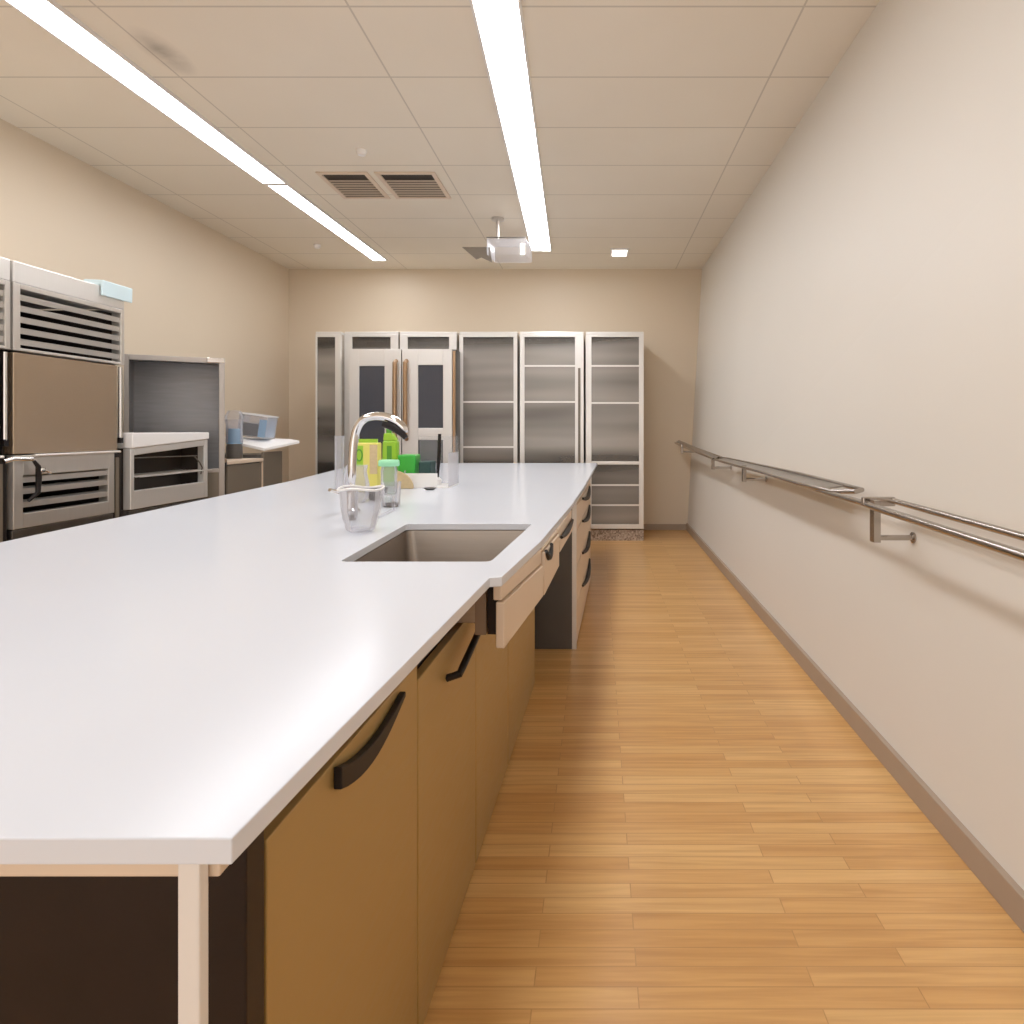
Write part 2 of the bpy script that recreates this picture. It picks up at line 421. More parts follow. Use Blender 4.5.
# ------------------------------------------------------------------ handrail on the right wall
t = thing('handrail', 'long double-tube steel handrail running along the right wall', 'handrail', (1.08, 4.0, .97))
def rp(x, y, h): return (x, y, E - h)
inner = [rp(1.085, .2, .30), rp(1.085, 1.62, .272), rp(1.085, 2.36, .259)]
outer = [rp(.975, .2, .325), rp(.98, 1.47, .289), rp(.985, 2.28, .274), rp(.99, 2.36, .272)]
MB().tube(inner, .011).build('wall_side_tube', M['rail'], t, smooth=True)
MB().tube(outer, .013).build('outer_tube', M['rail'], t, smooth=True)
# middle looped length
mi = [rp(1.085, 2.62, .245), rp(1.09, 3.4, .236), rp(1.09, 4.4, .236), rp(1.085, 5.3, .236), rp(1.05, 5.5, .238), rp(1.005, 5.45, .25), rp(.99, 4.9, .252),
      rp(.985, 3.9, .252), rp(.985, 3.1, .262), rp(1.0, 2.72, .262), rp(1.05, 2.6, .25)]
MB().tube(mi, .010, closed=True).build('looped_tube', M['rail'], t, smooth=True)
MB().prism([(.995, 2.8), (1.08, 2.8), (1.085, 5.4), (.997, 5.3)], [E - .262, E - .248, E - .240, E - .25], [E - .256, E - .242, E - .234, E - .244]).build('flat_infill', M['rail_flat'], t)
MB().tube([rp(.99, 2.36, .272), rp(1.0, 2.9, .272), rp(1.02, 3.3, .265)], .012).build('joint_tube', M['rail'], t, smooth=True)
fi = [rp(1.07, 5.5, .236), rp(1.03, 6.6, .19), rp(.985, 7.7, .13)]
fo = [rp(1.005, 5.5, .25), rp(.975, 6.6, .21), rp(.94, 7.7, .155)]
MB().tube(fi, .010).build('wall_side_tube', M['rail'], t, smooth=True)
MB().tube(fo, .010).build('outer_tube', M['rail'], t, smooth=True)
MB().prism([(1.005, 5.5), (1.07, 5.5), (.985, 7.7), (.94, 7.7)], [E - .252, E - .238, E - .132, E - .157], [E - .246, E - .232, E - .126, E - .151]).build('flat_infill', M['rail_flat'], t)
for yy, hh, dp in ((1.0, .285, .12), (2.30, .262, .14), (4.35, .25, .1), (5.52, .25, .09), (7.2, .17, .09)):
    xw = xr(E - hh - dp * .6, yy)
    xo = 1.0 if yy < 6 else .955
    br = MB()
    br.box(xo - .012, xo + .012, yy - .018, yy + .018, E - hh - dp, E - hh + .01)
    br.tube([(xo, yy, E - hh - dp + .015), (xw + .012, yy, E - hh - dp + .015)], .01)
    br.lathe([(.02, 0), (.02, .006), (.01, .008)], (0, 0, 0), 16)
    bm_ = br.bm; bm_.verts.ensure_lookup_table()
    for v in list(bm_.verts)[-48:]:
        z = v.co.z; v.co = Vector((xw + .008 - z, yy + v.co.x, E - hh - dp + .015 + v.co.y))
    br.build('bracket', M['rail'], t, smooth=True)
MB().box(.975, 1.095, 2.345, 2.365, E - .28, E - .246).build('joint_cap', M['rail'], t, .004)

# ------------------------------------------------------------------ island
TOP = .90; TH = .022; UND = TOP - TH
edge_r = [(-.298, .522), (-.242, 1.445), (-.216, 1.452), (-.168, 1.92), (-.112, 2.86), (-.075, 3.8), (.005, 6.45)]
edge_l = [(-2.36, 6.45), (-2.0, 4.18), (-1.78, 2.0), (-1.62, .522)]
outer_p = edge_r + edge_l
hole = [(-.652, 1.62), (-.270, 1.62), (-.230, 2.275), (-.676, 2.275)]
def rounded(poly, r, n=4):
    out = []
    k = len(poly)
    for i in range(k):
        p = Vector(poly[i]); a = (Vector(poly[i - 1]) - p).normalized(); c = (Vector(poly[(i + 1) % k]) - p).normalized()
        for j in range(n + 1):
            s_ = j / n; p0 = p + a * r; p2 = p + c * r
            out.append(tuple(p0 * (1 - s_) ** 2 + p * 2 * s_ * (1 - s_) + p2 * s_ ** 2))
    return out
hole_r = rounded(hole, .022)
mb = MB()
loops = [[Vector((x, y, 0)) for x, y in outer_p], [Vector((x, y, 0)) for x, y in hole_r]]
flat = [p for l in loops for p in l]
tris = tessellate_polygon(loops)
vt = [mb.bm.verts.new((p.x, p.y, TOP)) for p in flat]; vb = [mb.bm.verts.new((p.x, p.y, UND)) for p in flat]
for tr in tris:
    mb.bm.faces.new([vt[i] for i in tr]); mb.bm.faces.new([vb[i] for i in tr][::-1])
off = 0
for l in loops:
    n = len(l)
    for i in range(n):
        j = (i + 1) % n
        mb.bm.faces.new((vt[off + i], vt[off + j], vb[off + j], vb[off + i]))
    off += n
bmesh.ops.dissolve_limit(mb.bm, angle_limit=.01, verts=mb.bm.verts, edges=mb.bm.edges)
o = mb.build('island_worktop', M['white_top'], None, .0014)
tag(o, 'long white quartz worktop of the kitchen island with a sink cut-out', 'worktop')

# sink
t = thing('undermount_sink', 'rectangular satin steel sink set in the island worktop', 'sink', (-.46, 1.95, .755))
def inset(poly, d):
    c = Vector((sum(p[0] for p in poly) / len(poly), sum(p[1] for p in poly) / len(poly)))
    return [tuple(Vector(p) + (Vector(p) - c).normalized() * d) for p in poly]
top_o = rounded(inset(hole, .012), .03); top_i = rounded(inset(hole, .004), .03); bot_i = rounded(inset(hole, -.012), .045); bot_o = rounded(inset(hole, -.004), .045)
s_ = MB(); R_ = [(top_o, UND - .003), (top_i, UND - .003), (bot_i, .752), ]
rings = [[s_.bm.verts.new((x, y, z)) for x, y in l] for l, z in R_]
lo = [s_.bm.verts.new((x, y, .744)) for x, y in bot_o]
n = len(top_o)
for A, B in zip(rings, rings[1:]):
    for i in range(n): s_.bm.faces.new((A[i], A[(i + 1) % n], B[(i + 1) % n], B[i]))
s_.bm.faces.new(rings[-1])
for i in range(n): s_.bm.faces.new((rings[0][i], rings[0][(i + 1) % n], lo[(i + 1) % n], lo[i]))
s_.bm.faces.new(lo[::-1])
s_.build('basin', M['sink'], t, 0, True)
MB().lathe([(.04, .0), (.042, .003), (.03, .002), (.012, .0005)], (-.46, 1.95, .752), 24).build('drain', M['chrome'], t, smooth=True)

# island frame (end panel, rail, post, inner supports)
t = thing('kitchen_island', 'dark wood end panel and cream corner post carrying the worktop', 'kitchen island', (-1.0, .7, 0))
MB().box(-1.52, -.366, .668, .705, .0, .82).build('end_panel', M['dark'], t, .002)['label'] = 'dark espresso end panel'
MB().box(-1.55, -.345, .585, .665, .824, UND).build('top_rail', M['cream'], t, .002)['label'] = 'cream rail under the worktop'
MB().box(-.372, -.3525, .567, .582, 0, UND).build('corner_post', M['post'], t, .002)['label'] = 'slim cream corner post'
MB().box(-1.2, -1.16, .69, 6.3, 0, UND).build('spine_panel', M['char'], t)
MB().box(-1.52, -1.49, .69, 1.4, 0, UND).build('side_panel', M['dark'], t)
MB().box(-1.16, -.6, 6.2, 6.24, 0, UND).build('rear_panel', M['char'], t)

# brown base cabinets under the near half
def fx(y): return -.375 + .0314 * (y - .704)
def island_cabinet(label, y0, y1, htop, handle):
    t = thing('island_cabinet', label, 'cabinet', ((fx(y0) + -1.15) / 2, (y0 + y1) / 2, 0), 'brown cabinets of the island')
    g = .004
    k = MB()
    k.box(-1.15, fx(y0) - .022, y0 + .001, y0 + .018, .0, htop); k.prism([(-1.15, y1 - .018), (fx(y0) - .022, y1 - .018), (fx(y0) - .022, y1 - .001), (-1.15, y1 - .001)], 0, htop)
    k.box(-1.15, fx(y0) - .022, y0 + .018, y1 - .018, .04, .06); k.box(-1.15, fx(y0) - .022, y0 + .018, y1 - .018, htop - .018, htop)
    k.box(-1.15, -1.13, y0 + .018, y1 - .018, .06, htop - .018)
    k.box(-.46, -.44, y0 + .018, y1 - .018, 0, .04)
    k.build('carcass', M['gap'], t)
    d = MB().prism([(fx(y0 + g) - .02, y0 + g), (fx(y0 + g), y0 + g), (fx(y1 - g), y1 - g), (fx(y1 - g) - .02, y1 - g)], .012, htop - .004)
    dr = d.build('door', M['bronze'], t, .002)
    if handle == 'bow':
        up_ = []; lo_ = []
        for q in range(13):
            u_ = q / 12; y_ = .893 + .272 * u_; zc = .747 + .006 * u_ - .026 * math.sin(math.pi * u_ ** .9); th_ = .016 * (1 - u_) + .005 * u_ + .004 * math.sin(math.pi * u_)
            up_.append((y_, zc + th_)); lo_.append((y_, zc - th_))
        hp = up_ + lo_[::-1]
        h = MB().solid([(fx(y) + .001, y, z) for y, z in hp], (.012, 0, 0))
        h.build('handle', M['black'], dr, .002)
    elif handle == 'ell':
        h = MB().tube([(fx(1.44) + .002, 1.49, .655), (fx(1.5) + .03, 1.49, .665), (fx(1.5) + .032, 1.52, .672), (fx(1.6) + .032, 1.64, .690), (fx(1.7) + .03, 1.765, .706), (fx(1.7) + .002, 1.775, .707)], .009, 10)
        h.build('handle', M['black'], dr, smooth=True)
    return t
island_cabinet('nearest brown island cabinet with a black bow handle', .722, 1.276, .772, 'bow')
island_cabinet('brown island cabinet with a slim black bar handle, behind the nearest cabinet', 1.276, 1.80, .738, 'ell')
island_cabinet('handleless brown island cabinet below the hanging cream drawer fronts', 1.80, 2.33, .728, None)
island_cabinet('last handleless brown island cabinet before the open knee space', 2.33, 3.09, .728, None)

# apron drawers hanging under the worktop edge
def apron(label, pa, pb, zt, zf, zb, lip, notch):
    """pa,pb (x,y) ends of the face; zt top pair, zf split height pair, zb bottom pair"""
    a, c = Vector(pa), Vector(pb); d = (c - a).normalized(); n = Vector((d.y, -d.x))
    t = thing('apron_drawer', label, 'drawer', ((a.x + c.x) / 2, (a.y + c.y) / 2, min(zb)), 'cream drawers under the worktop edge')
    def face(z0, z1, out, thk, mat, nm, cut=None):
        p0 = a + n * out; p1 = c + n * out
        m = MB().solid([(p0.x, p0.y, z0[0]), (p1.x, p1.y, z0[1]), (p1.x, p1.y, z1[1]), (p0.x, p0.y, z1[0])], (-n.x * thk, -n.y * thk, 0))
        return m.build(nm, mat, t, .003)
    face(zf, zt, -.006, .02, M['cream'], 'fascia')
    fr = face(zb, [zf[0] - .004, zf[1] - .004], 0, .02, M['cream'], 'drawer_front')
    # box behind the front
    q = [a - n * .021 + d * .006, c - n * .021 - d * .006]
    MB().solid([(q[0].x, q[0].y, zb[0] + .03), (q[1].x, q[1].y, zb[1] + .03), (q[1].x, q[1].y, min(zt[1], UND) - .006), (q[0].x, q[0].y, zt[0] - .006)], (-n.x * .02, -n.y * .02, 0)).build('drawer_box', M['dark'], t)
    if not notch:
        MB().box(a.x - .068, a.x - .043, a.y + .006, a.y + .12, zb[0] + .03, UND - .02).build('side_panel', M['brown'], t)
    if notch:
        s0, s1 = notch
        L_ = (c - a).length
        def pt(u, z): p = a + d * (u * L_) + n * .002; return (p.x, p.y, z)
        zz = lambda u, k: zb[0] + (zb[1] - zb[0]) * u + k * ((zf[0] - zb[0]) * (1 - u) + (zf[1] - zb[1]) * u)
        hs = MB().tube([pt(s0 + (s1 - s0) * k / 8, zz(s0 + (s1 - s0) * k / 8, .98 - .22 * math.sin(math.pi * k / 8))) for k in range(9)], [.006, .008, .01, .011, .012, .011, .01, .008, .006], 8)
        hs.build('handle', M['black'], fr, smooth=True)
    return t
apron('widest cream apron drawer with a drop front, beside the sink', (-.212, 1.462), (-.160, 1.905), [UND, UND], [.843, .835], [.733, .738], 0, None)
apron('middle cream apron drawer with a small dark curved pull', (-.158, 1.925), (-.134, 2.27), [UND, UND], [.868, .868], [.735, .75], 0, (.05, .4))
apron('shallow cream apron drawer with a dark slot, farthest of the hanging fronts', (-.132, 2.29), (-.106, 2.84), [UND, UND], [.845, .842], [.795, .79], 0, (.05, .9))

# grey sided drawer bank
t = thing('drawer_bank', 'tall bank of cream drawers with a dark grey side, beyond the knee space', 'drawers', (-.35, 4.4, 0))
def bx_(y): return -.116 + .040 * (y - 3.6)
y0, y1 = 3.6, 5.2
MB().prism([(-1.15, y0), (bx_(y0) - .024, y0), (bx_(y0) - .024, y0 + .02), (-1.15, y0 + .02)], 0, UND).build('side_panel', M['char'], t, .002)['label'] = 'charcoal side panel'
MB().prism([(-1.15, y1 - .02), (bx_(y1) - .024, y1 - .02), (bx_(y1) - .024, y1), (-1.15, y1)], 0, UND).build('side_panel', M['char'], t, .002)
MB().box(-1.15, bx_(y0) - .04, y0 + .02, y1 - .02, .06, .08).build('bottom_panel', M['char'], t)
MB().prism([(bx_(y0) - .024, y0 - .001), (bx_(y0), y0 - .001), (bx_(y0) + .0008, y0 + .02), (bx_(y0) - .024, y0 + .02)], 0, UND).build('edge_strip', M['steel_w'], t)
zs = [(.02, .24), (.25, .45), (.46, .655), (.665, .80)]
for z0, z1 in zs:
    d = MB().prism([(bx_(y0 + .022) - .022, y0 + .022), (bx_(y0 + .022), y0 + .022), (bx_(y1), y1), (bx_(y1) - .022, y1)], z0, z1).build('drawer', M['cream'], t, .003)
    ya, yb = y0 + .5, y1 - .25
    h = MB().tube([(bx_(ya + (yb - ya) * k / 8) + .004 + .012 * math.sin(math.pi * k / 8), ya + (yb - ya) * k / 8, z1 - .006 - .035 * math.sin(math.pi * k / 8)) for k in range(9)], [.008, .011, .013, .014, .015, .014, .013, .011, .008], 8)
    h.build('handle', M['black'], d, smooth=True)
MB().prism([(bx_(y0 + .022) - .022, y0 + .022), (bx_(y0 + .022) - .004, y0 + .022), (bx_(y1) - .004, y1), (bx_(y1) - .022, y1)], .81, UND).build('top_rail', M['cream'], t)

# ------------------------------------------------------------------ faucet
fx0, fy0 = -1.0, 2.6
t = thing('kitchen_faucet', 'chrome single-arch faucet standing left of the island sink', 'faucet', (fx0, fy0, TOP))
MB().lathe([(.036, 0), (.036, .008), (.027, .016), (.024, .05), (.024, .10), (.02, .105)], (fx0, fy0, TOP), 28).build('base', M['chrome'], t, smooth=True)
sp = [P(352, 490, fy0), P(352, 458, fy0), P(354, 436, fy0), P(359, 422, fy0), P(368, 416.5, fy0), P(382, 415.5, fy0), P(394, 419, fy0), P(403, 426, fy0), P(407, 433, fy0)]
sp[0].z = TOP + .10
# flattened arch: a ribbon with thickness
m = MB(); rings = []
for i, p in enumerate(sp):
    tt = (sp[min(i + 1, len(sp) - 1)] - sp[max(i - 1, 0)]).normalized()
    nn = Vector((-tt.z, 0, tt.x)); hw = [.018, .018, .019, .021, .024, .026, .026, .024, .02][i]; ht = [.018, .017, .017, .017, .017, .018, .019, .017, .013][i]
    rings.append([m.bm.verts.new(p + Vector((0, 1, 0)) * hw * math.cos(a) + nn * ht * math.sin(a)) for a in [2 * math.pi * k / 14 for k in range(14)]])
for A, B in zip(rings, rings[1:]):
    for k in range(14): m.bm.faces.new((A[k], A[(k + 1) % 14], B[(k + 1) % 14], B[k]))
m.bm.faces.new(rings[0][::-1]); m.bm.faces.new(rings[-1])
s = m.build('spout', M['chrome'], t, 0, True)
sb = s.modifiers.new('sub', 'SUBSURF'); sb.levels = 1; sb.render_levels = 2
un = MB().tube([P(383, 424, fy0 - .012), P(393, 427, fy0 - .012), P(401, 432, fy0 - .012), P(406, 438, fy0 - .012)], [.012, .017, .016, .011], 10)
un.build('spout_under_shade', M['black'], t, smooth=True)  # black tube added to stand in for the shaded underside of the spout
MB().tube([(fx0, fy0, TOP + .07), (fx0 - .03, fy0 - .05, TOP + .085), (fx0 - .04, fy0 - .11, TOP + .10)], [.011, .009, .007], 10).build('lever', M['chrome'], t, smooth=True)

# ------------------------------------------------------------------ glassware beside the sink
def vessel(name, label, cat, x, y, prof_o, th=.004, mat='glass', group=None, extra=None):
    t = thing(name, label, cat, (x, y, TOP), group)
    inner = [(max(r - th, .001), max(z, th)) for r, z in reversed(prof_o)]
    MB().lathe(prof_o + inner, (x, y, TOP + .0008), 36, cap=True).build('glass_body', M[mat], t, smooth=True)
    return t
px = lambda p, y: (p - CX) / F * y
# big faceted jug in front
jx, jy = px(361, 2.10), 2.10
t = vessel('glass_jug', 'faceted clear glass jug nearest the sink corner', 'jug', jx, jy, [(.036, 0), (.046, .008), (.062, .07), (.066, .13), (.07, .142)])
MB().lathe([(.0, .006), (.034, .006), (.036, .012), (.0, .014)], (jx, jy, TOP + .001), 24, cap=False).build('thick_base', M['glass2'], t, smooth=True)
MB().tube([(jx + .062, jy, TOP + .125), (jx + .10, jy + .01, TOP + .115), (jx + .105, jy + .01, TOP + .07), (jx + .055, jy, TOP + .045)], .006, 10).build('handle', M['glass2'], t, smooth=True)
MB().tube([(jx + .071 * math.cos(a), jy + .071 * math.sin(a), TOP + .142 + .004 * math.sin(3 * a)) for a in [2 * math.pi * k / 32 for k in range(32)]], .0038, 8, True).build('rim', M['white'], t, smooth=True)
# tall tumbler beside jug (left)
tx, ty = px(350, 2.36), 2.36
t = vessel('square_tumbler', 'narrow glass tumbler with smoky base, left of the faceted jug', 'glass', tx, ty, [(.024, 0), (.027, .01), (.029, .125)])
MB().lathe([(.0, .004), (.022, .004), (.023, .022), (.0, .024)], (tx, ty, TOP + .001), 24, cap=False).build('smoky_base', M['steel_d'], t, smooth=True)
# small tumbler right
tx, ty = px(391, 2.78), 2.78
t = vessel('drinking_glass', 'small clear drinking glass with thick grey base, right of the jug', 'glass', tx, ty, [(.034, 0), (.038, .01), (.043, .107)])
MB().lathe([(.0, .003), (.031, .003), (.034, .018), (.0, .02)], (tx, ty, TOP + .001), 24, cap=False).build('grey_base', M['steel_d'], t, smooth=True)
# tall vase far left
tx, ty = px(339.5, 3.5), 3.5
vessel('tall_glass_vase', 'tall slender square-looking glass vase behind the faucet', 'vase', tx, ty, [(.022, 0), (.024, .01), (.025, .30)], mat='glass2')
# pitcher with greenish rim
tx, ty = px(359, 2.95), 2.95
t = vessel('glass_pitcher', 'rounded glass pitcher standing between the faucet and the yellow carton', 'pitcher', tx - .01, ty, [(.04, 0), (.052, .02), (.056, .08), (.044, .14), (.048, .17)], mat='glass2')
# black pot
tx, ty = px(376, 3.06), 3.06
t = thing('small_black_bowl', 'small black bowl among the glassware', 'bowl', (tx, ty, TOP))
MB().lathe([(.03, 0), (.05, .03), (.056, .055), (.052, .055), (.046, .032), (.026, .006), (0, .006)], (tx, ty, TOP + .0008), 28).build('bowl_body', M['black'], t, smooth=True)

# yellow / green carton
cx, cy = px(368, 3.42), 3.42
t = thing('dish_soap_carton', 'yellow and green printed carton behind the glassware', 'carton', (cx, cy, TOP))
MB().box(cx - .06, cx + .06, cy - .03, cy + .04, TOP + .001, TOP + .265).build('carton_body', M['yellow'], t, .006)
MB().box(cx - .058, cx - .015, cy - .0315, cy - .03, TOP + .14, TOP + .25).build('printed_panel', M['lime'], t)
MB().tube([(cx - .036 + .016 * math.cos(a), cy - .0318, TOP + .2 + .03 * math.sin(a)) for a in [2 * math.pi * k / 24 for k in range(24)]], .004, 6, True).build('printed_ring', M['limed'], t)
MB().box(cx + .02, cx + .0602, cy - .0312, cy - .03, TOP + .10, TOP + .255).build('tan_panel', M['tan'], t)
MB().prism([(cx - .05, cy), (cx + .05, cy), (cx + .05, cy + .01), (cx - .05, cy + .01)], TOP + .265, TOP + .285).build('folded_top', M['lime'], t)

# lime bottle
bx0, by0 = px(391, 3.78), 3.78
t = thing('lime_soap_bottle', 'tall lime green soap bottle beside the clear caddy', 'bottle', (bx0, by0, TOP))
m = MB().prism(rounded([(bx0 - .05, by0 - .03), (bx0 + .05, by0 - .03), (bx0 + .05, by0 + .03), (bx0 - .05, by0 + .03)], .018), TOP + .001, TOP + .27)
for v in m.bm.verts:
    if v.co.z > TOP + .2: v.co.x = bx0 + (v.co.x - bx0) * .86
m.build('bottle_body', M['lime'], t, .01)
m = MB().prism(rounded([(bx0 - .043, by0 - .024), (bx0 + .043, by0 - .024), (bx0 + .043, by0 + .024), (bx0 - .043, by0 + .024)], .018), TOP + .27, [TOP + .315] * 4 * 5)
for v in m.bm.verts:
    if v.co.z > TOP + .3: v.co.x = bx0 - .012 + (v.co.x - bx0) * .6
m.build('sloped_shoulder', M['lime'], t, .006)
MB().box(bx0 - .014, bx0 + .014, by0 - .0325, by0 - .0295, TOP + .16, TOP + .24).build('label_mark', M['limed'], t)
MB().lathe([(.016, 0), (.016, .022), (.012, .026)], (bx0 - .012, by0, TOP + .315), 18).build('cap', M['limed'], t, smooth=True)

# mint-lidded jar
tx, ty = px(389, 3.32), 3.32
t = thing('mint_lid_jar', 'clear jar with a wide mint green lid in front of the lime bottle', 'jar', (tx, ty, TOP))
MB().lathe([(.036, 0), (.04, .01), (.042, .12), (.036, .145), (.033, .145), (.038, .118), (.036, .012), (0, .008)], (tx, ty, TOP + .0008), 28).build('jar_body', M['glass2'], t, smooth=True)
MB().lathe([(.05, .0), (.053, .004), (.053, .026), (.048, .032), (0, .033)], (tx, ty, TOP + .146), 28).build('lid', M['mint'], t, smooth=True)

# clear acrylic caddy with things in it
y0, y1 = 3.66, 3.92
x0, x1 = px(404, y0), px(449, y0)
t = thing('acrylic_caddy', 'clear acrylic caddy with white front holding the green tub and brush', 'caddy', ((x0 + x1) / 2, (y0 + y1) / 2, TOP))
k = MB()
k.box(x0, x1, y0, y1, TOP + .001, TOP + .007)
k.build('tray', M['white'], t)
MB().box(x0, x0 + .19, y0, y0 + .005, TOP + .007, TOP + .085).build('front_panel', M['white'], t)['label'] = 'white front panel'
k = MB(); k.box(x1 - .005, x1, y0 + .005, y1, TOP + .007, TOP + .20)
MB().box(x0, x0 + .005, y0 + .005, y1, TOP + .007, TOP + .1).build('clear_side', M['glass2'], t)
k.build('clear_side', M['glass2'], t)
MB().box(x0 + .02, x1 - .005, y1 - .005, y1, TOP + .007, TOP + .295).build('clear_back', M['glass'], t)
gx = px(409, 3.75)
o = MB().box(gx - .05, gx + .055, 3.69, 3.80, TOP + .008, TOP + .19)
for v in o.bm.verts:
    if v.co.z < TOP + .1: v.co.x = gx + (v.co.x - gx) * .9
tag(o.build('green_tub', M['green'], None, .008), 'bright green plastic tub standing in the acrylic caddy', 'tub')
sx = px(424, 3.75)
tag(MB().prism(rounded([(sx - .02, 3.70), (sx + .05, 3.70), (sx + .05, 3.84), (sx - .02, 3.84)], .015), TOP + .008, [TOP + .15] * 20).build('scrub_sponge', M['teal'], None, .008), 'dark teal sponge standing in the caddy beside the green tub', 'sponge')
bx1 = px(439, 3.8)
t = thing('dish_brush', 'black handled dish brush standing at the right of the acrylic caddy', 'brush', (bx1, 3.8, TOP))
MB().tube([(bx1 - .01, 3.8, TOP + .05), (bx1, 3.8, TOP + .18), (bx1 + .004, 3.8, TOP + .31)], [.009, .012, .010], 10).build('handle', M['black'], t, smooth=True)
MB().lathe([(.022, 0), (.026, .03), (.012, .045)], (bx1 - .01, 3.8, TOP + .008), 16).build('bristle_head', M['white'], t, smooth=True)
# tan half-round scrub pad leaning on caddy front
hx, hy = px(402, 3.6), 3.62
m = MB().solid([(hx - .045, hy - .012, TOP + .002)] + [(hx - .045 + .105 * math.sin(a), hy - .012, TOP + .002 + .10 * math.cos(a)) for a in [math.pi / 2 * k / 12 for k in range(13)]], (0, .018, 0))
tag(m.build('scrub_pad', M['tan'], None, .003), 'tan rounded scrub pad leaning against the front of the caddy', 'scrub pad')
dx_, dy_ = px(430, 3.56), 3.56
tag(MB().lathe([(.022, 0), (.034, .008), (.036, .012), (.032, .012), (.02, .004), (0, .004)], (dx_, dy_, TOP + .0008), 24).build('sink_strainer', M['steel_d'], None, smooth=True), 'small round grey metal strainer lying before the caddy', 'strainer')

